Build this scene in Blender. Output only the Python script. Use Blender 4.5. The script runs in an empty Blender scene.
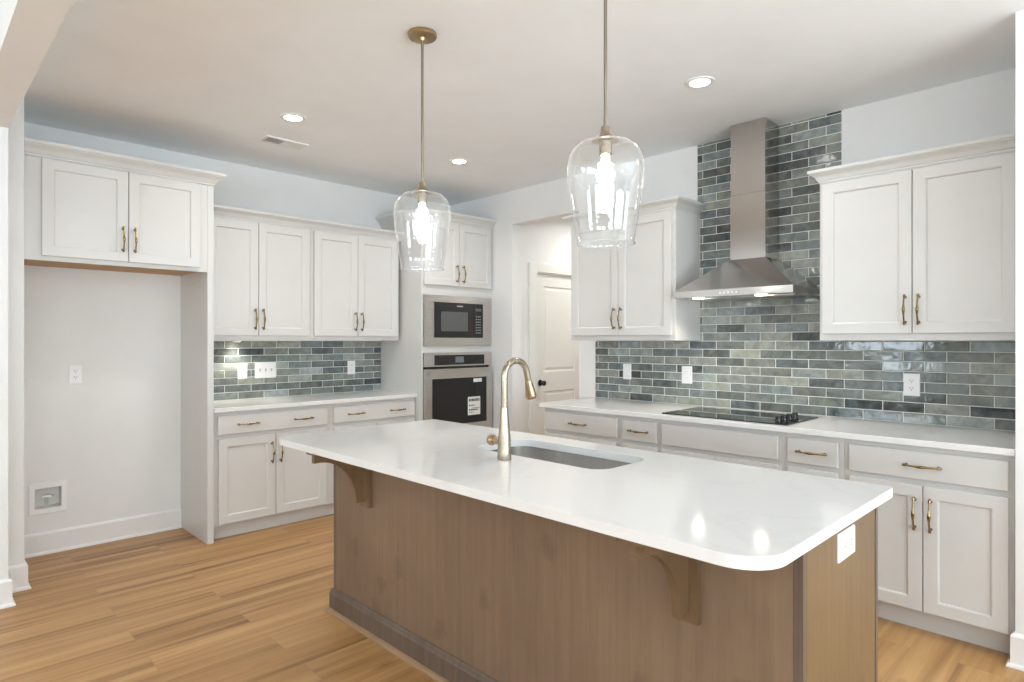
import bpy, bmesh, math, random
from mathutils import Vector, Matrix
random.seed(7)
PI = math.pi
scn = bpy.context.scene
COL = scn.collection
H = 2.7595            # ceiling height
XR = 4.0252           # right wall plane
YB = 4.9585           # back wall plane

# ------------------------------------------------------------------ camera
YAW = math.radians(45.269)
cam_d = bpy.data.cameras.new('camera')
cam = bpy.data.objects.new('camera', cam_d)
COL.objects.link(cam)
cam.location = (0, 0, 1.3748)
cam.rotation_euler = (PI / 2, 0, YAW - PI / 2)
cam_d.sensor_width = 36.0
cam_d.lens = 618.2 * 36.0 / 1024.0
cam_d.shift_y = -0.48 / 1024.0
cam_d.clip_start = 0.05
scn.camera = cam

# ------------------------------------------------------------------ colour management, world, daylight
scn.view_settings.view_transform = 'Standard'
scn.view_settings.look = 'None'
scn.view_settings.gamma = 1.0
scn.view_settings.use_curve_mapping = False
scn.view_settings.exposure = 0.34
scn.cycles.max_bounces = 12
scn.cycles.diffuse_bounces = 8
scn.cycles.glossy_bounces = 6
scn.cycles.transparent_max_bounces = 16
scn.cycles.sample_clamp_indirect = 6.0
scn.cycles.caustics_reflective = False
scn.cycles.caustics_refractive = False

wd = bpy.data.worlds.new('sky')
scn.world = wd
wd.use_nodes = True
bg = wd.node_tree.nodes['Background']
bg.inputs[0].default_value = (0.86, 0.93, 1.0, 1)
bg.inputs[1].default_value = 1.0


def area(name, loc, target, sx, sy, power, color=(1, 1, 1), spread=PI):
    d = bpy.data.lights.new(name, 'AREA')
    d.shape = 'RECTANGLE'
    d.size = sx
    d.size_y = sy
    d.energy = power
    d.color = color
    d.spread = spread
    o = bpy.data.objects.new(name, d)
    COL.objects.link(o)
    o.location = loc
    o.rotation_euler = (Vector(target) - Vector(loc)).to_track_quat('-Z', 'Y').to_euler()
    return o


# windows of the adjoining rooms: (centre along wall, width, z0, z1)
WEST = [(3.0, 1.2, 0.75, 2.25), (0.0, 1.7, 0.75, 2.25), (-2.1, 1.6, 0.75, 2.25)]   # in the wall x = WX
SOUTH = [(-1.6, 1.8, 0.6, 2.3), (1.1, 2.4, 0.08, 2.3), (3.6, 1.2, 0.6, 2.3)]                # in the wall y = SY
WX, SY = -4.0, -3.6
TILT = 4.0      # upward aim added to the window lamps to brighten the ceiling
DAY = 29.0     # W per square metre of glazing
for c, w, a, b in WEST:
    area('daylight_window', (WX + 0.02, c, (a + b) / 2), (WX + 2, c, (a + b) / 2 + TILT), w, b - a, DAY * w * (b - a), (0.765, 0.90, 1.0))
for c, w, a, b in SOUTH:
    area('daylight_window', (c, SY + 0.02, (a + b) / 2), (c, SY + 2, (a + b) / 2 + TILT), w, b - a, DAY * w * (b - a), (0.775, 0.905, 1.0))

# ------------------------------------------------------------------ materials
MATS = {}


def new_mat(name):
    m = bpy.data.materials.new(name)
    m.use_nodes = True
    nt = m.node_tree
    b = nt.nodes['Principled BSDF']
    MATS[name] = m
    return m, nt, b


def N(nt, typ, **kw):
    n = nt.nodes.new(typ)
    for k, v in kw.items():
        setattr(n, k, v)
    return n


def ramp(nt, stops):
    r = N(nt, 'ShaderNodeValToRGB')
    el = r.color_ramp.elements
    while len(el) < len(stops):
        el.new(0.5)
    for e, (p, c) in zip(el, stops):
        e.position = p
        e.color = (c[0], c[1], c[2], 1) if not isinstance(c, float) else (c, c, c, 1)
    return r


def coords(nt, scale=(1, 1, 1), rot=(0, 0, 0), which='Object'):
    t = N(nt, 'ShaderNodeTexCoord')
    m = N(nt, 'ShaderNodeMapping')
    m.inputs['Scale'].default_value = scale
    m.inputs['Rotation'].default_value = rot
    nt.links.new(t.outputs[which], m.inputs['Vector'])
    return m.outputs['Vector']


def noise(nt, vec, scale, detail=4, rough=0.55, dist=0.0):
    n = N(nt, 'ShaderNodeTexNoise')
    n.inputs['Scale'].default_value = scale
    n.inputs['Detail'].default_value = detail
    n.inputs['Roughness'].default_value = rough
    n.inputs['Distortion'].default_value = dist
    nt.links.new(vec, n.inputs['Vector'])
    return n.outputs['Fac']


def mix(nt, fac, a, b, blend='MIX'):
    n = N(nt, 'ShaderNodeMix', data_type='RGBA', blend_type=blend)
    for sock, v in ((n.inputs[0], fac), (n.inputs[6], a), (n.inputs[7], b)):
        if hasattr(v, 'is_output') or hasattr(v, 'links'):
            nt.links.new(v, sock)
        elif isinstance(v, (int, float)):
            sock.default_value = v
        else:
            sock.default_value = (v[0], v[1], v[2], 1)
    return n.outputs[2]


def bump(nt, b, height, strength, dist=0.002):
    n = N(nt, 'ShaderNodeBump')
    n.inputs['Strength'].default_value = strength
    n.inputs['Distance'].default_value = dist
    nt.links.new(height, n.inputs['Height'])
    nt.links.new(n.outputs[0], b.inputs['Normal'])


def paint(name, col, rough, bump_s=0.05, scale=350, spec=0.5, var=0.02):
    m, nt, b = new_mat(name)
    v = coords(nt)
    lo = [c * (1 - var) for c in col]
    hi = [min(1, c * (1 + var)) for c in col]
    r = ramp(nt, [(0.3, lo), (0.7, hi)])
    nt.links.new(noise(nt, v, 3.0, 3), r.inputs[0])
    nt.links.new(r.outputs[0], b.inputs['Base Color'])
    b.inputs['Roughness'].default_value = rough
    b.inputs['Specular IOR Level'].default_value = spec
    if bump_s:
        bump(nt, b, noise(nt, v, scale, 2), bump_s, 0.0006)
    return m


paint('wall_paint', (0.80, 0.80, 0.79), 0.62, 0.12, 220, 0.3)
paint('ceiling_paint', (0.89, 0.915, 0.935), 0.8, 0.12, 200, 0.2)
paint('trim_paint', (0.83, 0.825, 0.81), 0.35, 0.0)
paint('cabinet_paint', (0.645, 0.638, 0.618), 0.33, 0.02, 300)
paint('door_paint', (0.80, 0.79, 0.75), 0.38, 0.02, 300)
paint('plastic_white', (0.86, 0.86, 0.86), 0.3, 0.0)
paint('plastic_slot', (0.10, 0.10, 0.10), 0.5, 0.0)
paint('plastic_seam', (0.45, 0.45, 0.45), 0.5, 0.0)
paint('plywood', (0.50, 0.31, 0.14), 0.55, 0.05, 120, 0.3, 0.12)
paint('black_enamel', (0.012, 0.012, 0.013), 0.16, 0.0)
paint('grille_dark', (0.05, 0.05, 0.05), 0.7, 0.0)
paint('shoe_wood', (0.33, 0.21, 0.115), 0.45, 0.05, 100, 0.4, 0.15)
paint('paper', (0.82, 0.82, 0.80), 0.6, 0.0)
paint('ink', (0.02, 0.02, 0.02), 0.6, 0.0)
paint('frost_glass', (0.10, 0.105, 0.10), 0.12, 0.0)
paint('recess_grey', (0.74, 0.73, 0.71), 0.5, 0.0)
paint('supply_pipe', (0.62, 0.60, 0.55), 0.3, 0.0)


def quartz():
    m, nt, b = new_mat('quartz')
    v = coords(nt)
    n1 = noise(nt, v, 1.4, 6, 0.6, 1.2)
    r = ramp(nt, [(0.0, (0.77, 0.765, 0.755)), (0.47, (0.77, 0.765, 0.755)), (0.5, (0.74, 0.735, 0.725)), (0.53, (0.77, 0.765, 0.755)), (1.0, (0.775, 0.77, 0.76))])
    nt.links.new(n1, r.inputs[0])
    nt.links.new(r.outputs[0], b.inputs['Base Color'])
    b.inputs['Roughness'].default_value = 0.10
    b.inputs['Specular IOR Level'].default_value = 0.5


quartz()


def metal(name, col, rough, stretch=(1, 1, 1), scale=60, amt=0.12):
    m, nt, b = new_mat(name)
    v = coords(nt, stretch)
    n = noise(nt, v, scale, 3)
    lo = [c * (1 - amt) for c in col]
    r = ramp(nt, [(0.3, lo), (0.7, col)])
    nt.links.new(n, r.inputs[0])
    nt.links.new(r.outputs[0], b.inputs['Base Color'])
    rr = ramp(nt, [(0.3, float(rough * 0.85)), (0.7, float(rough * 1.15))])
    nt.links.new(n, rr.inputs[0])
    nt.links.new(rr.outputs[0], b.inputs['Roughness'])
    b.inputs['Metallic'].default_value = 1.0


metal('steel_brushed', (0.60, 0.575, 0.55), 0.30, (0.3, 1, 30), 30, 0.04)
metal('steel_hood', (0.56, 0.535, 0.51), 0.15, (40, 40, 0.3), 30, 0.02)
metal('steel_sink', (0.68, 0.665, 0.64), 0.24, (30, 30, 0.3), 4, 0.03)
metal('brass_satin', (0.47, 0.35, 0.20), 0.30, (1, 1, 1), 8, 0.04)
metal('nickel_bronze', (0.43, 0.37, 0.285), 0.27, (1, 1, 1), 8, 0.03)
metal('bronze_warm', (0.45, 0.32, 0.20), 0.27, (1, 1, 1), 8, 0.03)
metal('brass_antique', (0.46, 0.32, 0.15), 0.20, (1, 1, 1), 60, 0.55)
metal('nickel_dark', (0.36, 0.33, 0.265), 0.32, (1, 1, 1), 8, 0.03)


def black_glass():
    m, nt, b = new_mat('black_glass')
    v = coords(nt)
    r = ramp(nt, [(0.3, (0.010, 0.010, 0.011)), (0.7, (0.016, 0.016, 0.017))])
    nt.links.new(noise(nt, v, 5), r.inputs[0])
    nt.links.new(r.outputs[0], b.inputs['Base Color'])
    b.inputs['Roughness'].default_value = 0.04


black_glass()


def wood_floor():
    m, nt, b = new_mat('oak_plank')
    v = coords(nt)
    br = N(nt, 'ShaderNodeTexBrick')
    br.offset = 0.37
    br.inputs['Color1'].default_value = (0, 0, 0, 1)
    br.inputs['Color2'].default_value = (1, 1, 1, 1)
    br.inputs['Mortar'].default_value = (0.5, 0.5, 0.5, 1)
    br.inputs['Scale'].default_value = 1.0
    br.inputs['Mortar Size'].default_value = 0.0012
    br.inputs['Brick Width'].default_value = 1.22
    br.inputs['Row Height'].default_value = 0.178
    nt.links.new(v, br.inputs['Vector'])
    # per-plank offset of the grain
    sc = N(nt, 'ShaderNodeVectorMath', operation='SCALE')
    sc.inputs['Scale'].default_value = 37.0
    nt.links.new(br.outputs['Color'], sc.inputs[0])
    add = N(nt, 'ShaderNodeVectorMath', operation='ADD')
    nt.links.new(v, add.inputs[0])
    nt.links.new(sc.outputs[0], add.inputs[1])
    st = N(nt, 'ShaderNodeMapping')
    st.inputs['Scale'].default_value = (0.22, 6.5, 1)
    nt.links.new(add.outputs[0], st.inputs['Vector'])
    broad = noise(nt, st.outputs[0], 2.0, 4, 0.55, 0.8)
    st2 = N(nt, 'ShaderNodeMapping')
    st2.inputs['Scale'].default_value = (2.0, 60.0, 1)
    nt.links.new(add.outputs[0], st2.inputs['Vector'])
    fine = noise(nt, st2.outputs[0], 3.0, 4, 0.6)
    base = ramp(nt, [(0.30, (0.24, 0.116, 0.040)), (0.45, (0.44, 0.242, 0.092)), (0.66, (0.57, 0.340, 0.145))])
    nt.links.new(broad, base.inputs[0])
    fr = ramp(nt, [(0.3, (0.86, 0.84, 0.82)), (0.7, (1.0, 1.0, 1.0))])
    nt.links.new(fine, fr.inputs[0])
    c = mix(nt, 0.8, base.outputs[0], fr.outputs[0], 'MULTIPLY')
    tone = ramp(nt, [(0.0, (0.96, 0.955, 0.95)), (1.0, (1.03, 1.02, 1.01))])
    nt.links.new(br.outputs['Color'], tone.inputs[0])
    c = mix(nt, 1.0, c, tone.outputs[0], 'MULTIPLY')
    # knots
    st3 = N(nt, 'ShaderNodeMapping')
    st3.inputs['Scale'].default_value = (0.9, 2.6, 1)
    nt.links.new(add.outputs[0], st3.inputs['Vector'])
    vo = N(nt, 'ShaderNodeTexVoronoi')
    vo.inputs['Scale'].default_value = 1.3
    nt.links.new(st3.outputs[0], vo.inputs['Vector'])
    kr = ramp(nt, [(0.0, (0.5, 0.45, 0.42)), (0.035, (0.72, 0.68, 0.65)), (0.09, (1.0, 1.0, 1.0))])
    nt.links.new(vo.outputs['Distance'], kr.inputs[0])
    c = mix(nt, 0.8, c, kr.outputs[0], 'MULTIPLY')
    c = mix(nt, br.outputs['Fac'], c, (0.36, 0.215, 0.10))
    nt.links.new(c, b.inputs['Base Color'])
    b.inputs['Roughness'].default_value = 0.38
    b.inputs['Specular IOR Level'].default_value = 0.4
    bump(nt, b, fine, 0.08, 0.001)


wood_floor()


def stained_wood(name, dark, mid, light, seed):
    m, nt, b = new_mat(name)
    v = coords(nt, (22, 22, 0.9))
    off = N(nt, 'ShaderNodeVectorMath', operation='ADD')
    off.inputs[1].default_value = (seed, seed * 2, seed)
    nt.links.new(v, off.inputs[0])
    g = noise(nt, off.outputs[0], 1.6, 6, 0.62, 0.4)
    v2 = coords(nt, (1, 1, 0.55))
    blot = noise(nt, v2, 2.2, 4, 0.6, 0.5)
    v4 = coords(nt, (120, 120, 2.5))
    fine = noise(nt, v4, 1.5, 3, 0.6)
    r = ramp(nt, [(0.25, dark), (0.5, mid), (0.78, light)])
    nt.links.new(g, r.inputs[0])
    br_ = ramp(nt, [(0.3, (0.80, 0.79, 0.78)), (0.7, (1.10, 1.09, 1.08))])
    nt.links.new(blot, br_.inputs[0])
    c = mix(nt, 1.0, r.outputs[0], br_.outputs[0], 'MULTIPLY')
    fr = ramp(nt, [(0.35, (0.90, 0.89, 0.88)), (0.65, (1.03, 1.03, 1.03))])
    nt.links.new(fine, fr.inputs[0])
    c = mix(nt, 0.55, c, fr.outputs[0], 'MULTIPLY')
    tc = N(nt, 'ShaderNodeTexCoord')
    sx = N(nt, 'ShaderNodeSeparateXYZ')
    nt.links.new(tc.outputs['Object'], sx.inputs[0])
    sm = N(nt, 'ShaderNodeMath', operation='ADD')
    nt.links.new(sx.outputs[0], sm.inputs[0])
    nt.links.new(sx.outputs[1], sm.inputs[1])
    cb = N(nt, 'ShaderNodeCombineXYZ')
    nt.links.new(sm.outputs[0], cb.inputs[0])
    nt.links.new(sx.outputs[2], cb.inputs[1])
    v3 = cb.outputs[0]
    wob = N(nt, 'ShaderNodeTexNoise')
    wob.inputs['Scale'].default_value = 14
    nt.links.new(v3, wob.inputs['Vector'])
    ws = N(nt, 'ShaderNodeVectorMath', operation='SCALE')
    ws.inputs['Scale'].default_value = 0.10
    nt.links.new(wob.outputs['Color'], ws.inputs[0])
    wa = N(nt, 'ShaderNodeVectorMath', operation='ADD')
    nt.links.new(v3, wa.inputs[0])
    nt.links.new(ws.outputs[0], wa.inputs[1])
    vo = N(nt, 'ShaderNodeTexVoronoi')
    vo.voronoi_dimensions = '2D'
    vo.inputs['Scale'].default_value = 2.6
    nt.links.new(wa.outputs[0], vo.inputs['Vector'])
    kr = ramp(nt, [(0.0, (0.66, 0.63, 0.61)), (0.035, (0.84, 0.82, 0.81)), (0.055, (0.78, 0.76, 0.74)), (0.13, (1.0, 1.0, 1.0))])
    nt.links.new(vo.outputs['Distance'], kr.inputs[0])
    c = mix(nt, 0.75, c, kr.outputs[0], 'MULTIPLY')
    nt.links.new(c, b.inputs['Base Color'])
    b.inputs['Roughness'].default_value = 0.42
    b.inputs['Specular IOR Level'].default_value = 0.4
    bump(nt, b, fine, 0.05, 0.001)


stained_wood('stained_alder', (0.195, 0.131, 0.084), (0.222, 0.153, 0.100), (0.248, 0.174, 0.116), 3.1)
stained_wood('stained_maple', (0.172, 0.107, 0.049), (0.20, 0.126, 0.060), (0.228, 0.147, 0.073), 8.7)
stained_wood('stained_warm', (0.155, 0.096, 0.050), (0.185, 0.117, 0.062), (0.215, 0.140, 0.078), 1.9)
stained_wood('stained_dark', (0.115, 0.083, 0.062), (0.150, 0.110, 0.083), (0.185, 0.140, 0.108), 5.3)


def tile_mat():
    m, nt, b = new_mat('glazed_tile')
    at = N(nt, 'ShaderNodeAttribute', attribute_name='tone')
    v = coords(nt)
    sep = N(nt, 'ShaderNodeSeparateColor')
    nt.links.new(at.outputs['Color'], sep.inputs[0])
    r = ramp(nt, [(0.0, (0.050, 0.058, 0.056)), (0.3, (0.128, 0.146, 0.139)), (0.6, (0.215, 0.235, 0.215)), (1.0, (0.40, 0.42, 0.38))])
    # per-tile offset of the glaze clouds
    sc = N(nt, 'ShaderNodeVectorMath', operation='SCALE')
    sc.inputs['Scale'].default_value = 23.0
    nt.links.new(at.outputs['Color'], sc.inputs[0])
    add = N(nt, 'ShaderNodeVectorMath', operation='ADD')
    nt.links.new(v, add.inputs[0])
    nt.links.new(sc.outputs[0], add.inputs[1])
    cl = noise(nt, add.outputs[0], 16.0, 4, 0.6, 0.6)
    ma = N(nt, 'ShaderNodeMath', operation='MULTIPLY_ADD')
    nt.links.new(cl, ma.inputs[0])
    ma.inputs[1].default_value = 1.0
    ma.inputs[2].default_value = -0.48
    ad = N(nt, 'ShaderNodeMath', operation='ADD', use_clamp=True)
    nt.links.new(ma.outputs[0], ad.inputs[0])
    nt.links.new(sep.outputs[0], ad.inputs[1])
    nt.links.new(ad.outputs[0], r.inputs[0])
    # some tiles lean blue-green, some olive
    hue = ramp(nt, [(0.0, (0.92, 1.0, 1.09)), (0.5, (1.0, 1.0, 1.0)), (1.0, (1.02, 1.01, 0.95))])
    nt.links.new(sep.outputs[1], hue.inputs[0])
    c = mix(nt, 1.0, r.outputs[0], hue.outputs[0], 'MULTIPLY')
    nt.links.new(c, b.inputs['Base Color'])
    b.inputs['Roughness'].default_value = 0.09
    b.inputs['Specular IOR Level'].default_value = 0.62
    bump(nt, b, noise(nt, add.outputs[0], 17.0, 2, 0.5), 0.55, 0.0026)


tile_mat()
paint('grout', (0.84, 0.84, 0.81), 0.8, 0.1, 400, 0.2)


def clear_glass():
    m, nt, b = new_mat('clear_glass')
    out = nt.nodes['Material Output']
    tr = N(nt, 'ShaderNodeBsdfTransparent')
    tr.inputs[0].default_value = (0.975, 0.98, 0.98, 1)
    gl = N(nt, 'ShaderNodeBsdfGlossy')
    gl.inputs['Roughness'].default_value = 0.03
    lw = N(nt, 'ShaderNodeLayerWeight')
    lw.inputs['Blend'].default_value = 0.35
    v = coords(nt)
    bp = N(nt, 'ShaderNodeBump')
    bp.inputs['Strength'].default_value = 0.25
    bp.inputs['Distance'].default_value = 0.002
    nt.links.new(noise(nt, v, 30, 2), bp.inputs['Height'])
    nt.links.new(bp.outputs[0], gl.inputs['Normal'])
    r = ramp(nt, [(0.0, 0.10), (0.4, 0.20), (0.8, 0.55), (1.0, 0.92)])
    nt.links.new(lw.outputs['Facing'], r.inputs[0])
    mx = N(nt, 'ShaderNodeMixShader')
    nt.links.new(r.outputs[0], mx.inputs[0])
    nt.links.new(tr.outputs[0], mx.inputs[1])
    nt.links.new(gl.outputs[0], mx.inputs[2])
    tl = N(nt, 'ShaderNodeBsdfTranslucent')      # painted haze: pale veil that lightens the glass, strongest at its edges
    tl.inputs[0].default_value = (0.95, 0.95, 0.95, 1)
    rh = ramp(nt, [(0.0, 0.025), (0.5, 0.04), (0.85, 0.16), (1.0, 0.30)])
    nt.links.new(lw.outputs['Facing'], rh.inputs[0])
    mh = N(nt, 'ShaderNodeMixShader')
    nt.links.new(rh.outputs[0], mh.inputs[0])
    nt.links.new(mx.outputs[0], mh.inputs[1])
    nt.links.new(tl.outputs[0], mh.inputs[2])
    nt.links.new(mh.outputs[0], out.inputs[0])


clear_glass()


def glow(name, col, strength):
    m, nt, b = new_mat(name)
    b.inputs['Base Color'].default_value = (0.9, 0.9, 0.9, 1)
    b.inputs['Emission Color'].default_value = (*col, 1)
    b.inputs['Emission Strength'].default_value = strength


glow('downlight_glow', (1.0, 0.97, 0.92), 14.0)
glow('bulb_glow', (1.0, 0.95, 0.87), 28.0)
glow('hood_glow', (1.0, 0.93, 0.82), 16.0)
paint('clock_glass', (0.16, 0.19, 0.20), 0.15, 0.0)


# ------------------------------------------------------------------ mesh helper
class M:
    def __init__(self):
        self.bm = bmesh.new()

    def box(self, x0, x1, y0, y1, z0, z1):
        v = [self.bm.verts.new((x, y, z)) for x in (x0, x1) for y in (y0, y1) for z in (z0, z1)]
        for f in ((0, 1, 3, 2), (4, 6, 7, 5), (0, 4, 5, 1), (2, 3, 7, 6), (0, 2, 6, 4), (1, 5, 7, 3)):
            self.bm.faces.new([v[i] for i in f])
        return self

    def prism(self, pts, axis, a, b):
        """extrude a 2D outline along an axis: 'x' pts are (y,z); 'y' pts are (x,z); 'z' pts are (x,y)"""
        def P(p, t):
            return {'x': (t, p[0], p[1]), 'y': (p[0], t, p[1]), 'z': (p[0], p[1], t)}[axis]
        A = [self.bm.verts.new(P(p, a)) for p in pts]
        B = [self.bm.verts.new(P(p, b)) for p in pts]
        n = len(pts)
        for i in range(n):
            j = (i + 1) % n
            self.bm.faces.new((A[i], A[j], B[j], B[i]))
        self.bm.faces.new(A[::-1])
        self.bm.faces.new(B)
        return self

    def loft(self, loops, cap0=True, cap1=True):
        R = [[self.bm.verts.new(p) for p in L] for L in loops]
        n = len(R[0])
        for k in range(len(R) - 1):
            for i in range(n):
                j = (i + 1) % n
                self.bm.faces.new((R[k][i], R[k][j], R[k + 1][j], R[k + 1][i]))
        if cap0:
            self.bm.faces.new(R[0][::-1])
        if cap1:
            self.bm.faces.new(R[-1])
        return self

    def lathe(self, prof, c=(0, 0, 0), seg=32, axis='z', closed=False):
        """prof: list of (r, t); r == 0 ends close with a pole"""
        def P(r, t, a):
            p = (r * math.cos(a), r * math.sin(a))
            q = {'z': (p[0], p[1], t), 'y': (p[0], t, p[1]), 'x': (t, p[0], p[1])}[axis]
            return (c[0] + q[0], c[1] + q[1], c[2] + q[2])
        rings = []
        for r, t in prof:
            if r <= 1e-6:
                rings.append([self.bm.verts.new(P(0, t, 0))])
            else:
                rings.append([self.bm.verts.new(P(r, t, 2 * PI * i / seg)) for i in range(seg)])
        pairs = list(zip(rings[:-1], rings[1:]))
        if closed:
            pairs.append((rings[-1], rings[0]))
        for A, B in pairs:
            for i in range(seg):
                j = (i + 1) % seg
                if len(A) == 1 and len(B) == 1:
                    continue
                if len(A) == 1:
                    self.bm.faces.new((A[0], B[i], B[j]))
                elif len(B) == 1:
                    self.bm.faces.new((A[i], A[j], B[0]))
                else:
                    self.bm.faces.new((A[i], A[j], B[j], B[i]))
        return self

    def tube(self, pts, rad, seg=12, flat=1.0):
        pts = [Vector(p) for p in pts]
        n = len(pts)
        rad = rad if isinstance(rad, (list, tuple)) else [rad] * n
        T = [(pts[min(i + 1, n - 1)] - pts[max(i - 1, 0)]).normalized() for i in range(n)]
        up = Vector((0, 0, 1)) if abs(T[0].z) < 0.9 else Vector((0, 1, 0))
        u = T[0].cross(up).normalized()
        loops = []
        for i in range(n):
            if i:
                q = T[i - 1].rotation_difference(T[i])
                u = q @ u
            u = (u - T[i] * u.dot(T[i])).normalized()
            w = T[i].cross(u)
            loops.append([pts[i] + (u * math.cos(2 * PI * k / seg) + w * math.sin(2 * PI * k / seg) * flat) * rad[i] for k in range(seg)])
        return self.loft(loops)

    def sweep(self, path, prof, closed=False):
        """sweep a profile (out, z) along a plan polyline, mitred; 'out' is to the right of travel"""
        P = [Vector(p) for p in path]
        n = len(P)
        loops = []
        for i in range(n):
            if closed:
                a, b = P[i] - P[i - 1], P[(i + 1) % n] - P[i]
            else:
                a = P[i] - P[i - 1] if i else P[1] - P[0]
                b = P[i + 1] - P[i] if i < n - 1 else a
            a, b = a.normalized(), b.normalized()
            na, nb = Vector((a.y, -a.x)), Vector((b.y, -b.x))
            m = (na + nb)
            m = m / max(1e-6, m.dot(na))
            loops.append([(P[i].x + m.x * o, P[i].y + m.y * o, z) for o, z in prof])
        if closed:
            loops.append(loops[0])
            return self.loft(loops, False, False)
        return self.loft(loops)

    def build(self, name, mat, parent=None, loc=None, rot=None, bevel=0.0, smooth=False, seg=2, angle=40):
        bm = self.bm
        bmesh.ops.remove_doubles(bm, verts=bm.verts, dist=1e-5)
        bmesh.ops.recalc_face_normals(bm, faces=bm.faces)
        if bevel:
            ed = [e for e in bm.edges if len(e.link_faces) == 2 and e.calc_face_angle(0) > math.radians(35)]
            bmesh.ops.bevel(bm, geom=ed, offset=bevel, segments=seg, profile=0.6, affect='EDGES', clamp_overlap=True)
        me = bpy.data.meshes.new(name)
        bm.to_mesh(me)
        bm.free()
        if smooth:
            for p in me.polygons:
                p.use_smooth = True
            if angle:
                me.set_sharp_from_angle(angle=math.radians(angle))
        me.materials.append(MATS[mat])
        o = bpy.data.objects.new(name, me)
        COL.objects.link(o)
        if parent is not None:
            o.parent = parent
        if loc is not None:
            o.location = loc
        if rot is not None:
            o.rotation_euler = rot
        return o


def tag(o, label, cat, group=None):
    o['label'] = label
    o['category'] = cat
    if group:
        o['group'] = group
    return o


def thing(name, label, cat, loc=(0, 0, 0), rz=0.0, group=None):
    o = bpy.data.objects.new(name, None)
    o.empty_display_size = 0.1
    COL.objects.link(o)
    o.location = loc
    o.rotation_euler = (0, 0, rz)
    return tag(o, label, cat, group)


def struct(o):
    o['kind'] = 'structure'
    return o


def copy_tree(o, parent=None):
    c = o.copy()
    COL.objects.link(c)
    if parent is not None:
        c.parent = parent
    for ch in list(o.children):
        copy_tree(ch, c)
    return c


def rrect(x0, x1, y0, y1, r, n=8):
    """rounded rectangle; r a number or four radii for corners (x0y0, x1y0, x1y1, x0y1)"""
    R = r if isinstance(r, (list, tuple)) else [r] * 4
    out = []
    for (cx, cy, sx, sy, a0), q in zip(((x0, y0, 1, 1, PI), (x1, y0, -1, 1, 1.5 * PI), (x1, y1, -1, -1, 0), (x0, y1, 1, -1, 0.5 * PI)), R):
        ox, oy = cx + sx * q, cy + sy * q
        k = n if q > 1e-4 else 0
        for i in range(k + 1):
            a = a0 + (0.5 * PI * i / k if k else 0)
            out.append((ox + q * math.cos(a), oy + q * math.sin(a)))
    return out


def wall_sheet(name, axis, a, b, u0, u1, z0, z1, holes, mat='wall_paint'):
    """wall slab between planes a and b ('x' or 'y'), spanning u0..u1 and z0..z1, with rectangular holes (u0,u1,z0,z1)"""
    us = sorted({u0, u1, *[h[0] for h in holes], *[h[1] for h in holes]})
    zs = sorted({z0, z1, *[h[2] for h in holes], *[h[3] for h in holes]})
    m = M()

    def solid(i, j):
        if not (0 <= i < len(us) - 1 and 0 <= j < len(zs) - 1):
            return False
        uc, zc = (us[i] + us[i + 1]) / 2, (zs[j] + zs[j + 1]) / 2
        return not any(h[0] < uc < h[1] and h[2] < zc < h[3] for h in holes)

    def P(t, u, z):
        return (t, u, z) if axis == 'x' else (u, t, z)

    def quad(*p):
        m.bm.faces.new([m.bm.verts.new(q) for q in p])
    for i in range(len(us) - 1):
        for j in range(len(zs) - 1):
            if not solid(i, j):
                continue
            A, B, C_, D = us[i], us[i + 1], zs[j], zs[j + 1]
            for t in (a, b):
                quad(P(t, A, C_), P(t, B, C_), P(t, B, D), P(t, A, D))
            if not solid(i - 1, j):
                quad(P(a, A, C_), P(b, A, C_), P(b, A, D), P(a, A, D))
            if not solid(i + 1, j):
                quad(P(a, B, C_), P(b, B, C_), P(b, B, D), P(a, B, D))
            if not solid(i, j - 1):
                quad(P(a, A, C_), P(b, A, C_), P(b, B, C_), P(a, B, C_))
            if not solid(i, j + 1):
                quad(P(a, A, D), P(b, A, D), P(b, B, D), P(a, B, D))
    return struct(m.build(name, mat))


# ------------------------------------------------------------------ room shell
struct(M().box(WX - 0.15, 6.2, SY - 0.15, YB + 0.15, -0.1, 0.0).build('floor', 'oak_plank'))
struct(M().box(WX - 0.15, 6.2, SY - 0.15, YB + 0.15, H, H + 0.12).build('ceiling', 'ceiling_paint'))
wall_sheet('wall_back', 'y', YB, YB + 0.14, WX, XR + 0.13, 0, H, [(0.6125, 0.7535, 0.292, 0.424)])
wall_sheet('wall_right', 'x', XR, XR + 0.125, 0.24, YB, 0, H, [(3.27, 4.06, 0, 2.453)])
wall_sheet('wall_return', 'y', 0.245, 0.358, 3.345, XR, 0, H, [])
wall_sheet('wall_pilaster', 'x', 0.272, 0.400, 4.115, YB, 0, H, [])
wall_sheet('wall_alcove', 'x', 0.400, 0.490, 4.335, YB, 0, H, [])
wall_sheet('wall_west', 'x', WX - 0.14, WX, SY, YB, 0, H, [(c - w / 2, c + w / 2, a, b) for c, w, a, b in WEST])
wall_sheet('wall_south', 'y', SY - 0.14, SY, WX, 6.1, 0, H, [(c - w / 2, c + w / 2, a, b) for c, w, a, b in SOUTH])
wall_sheet('wall_east', 'x', XR, XR + 0.125, SY, 0.24, 0, H, [])
wall_sheet('wall_hall', 'y', 4.09, 4.20, XR + 0.125, 6.0, 0, H, [(4.384, 5.104, 0, 2.034)])
wall_sheet('wall_hall_south', 'y', 2.86, 2.97, XR + 0.125, 6.0, 0, H, [])
wall_sheet('wall_hall_end', 'x', 6.0, 6.1, 2.86, 4.20, 0, H, [])
struct(M().box(0.272, 0.400, SY, 4.115, 2.476, H).build('ceiling_beam', 'wall_paint'))

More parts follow.
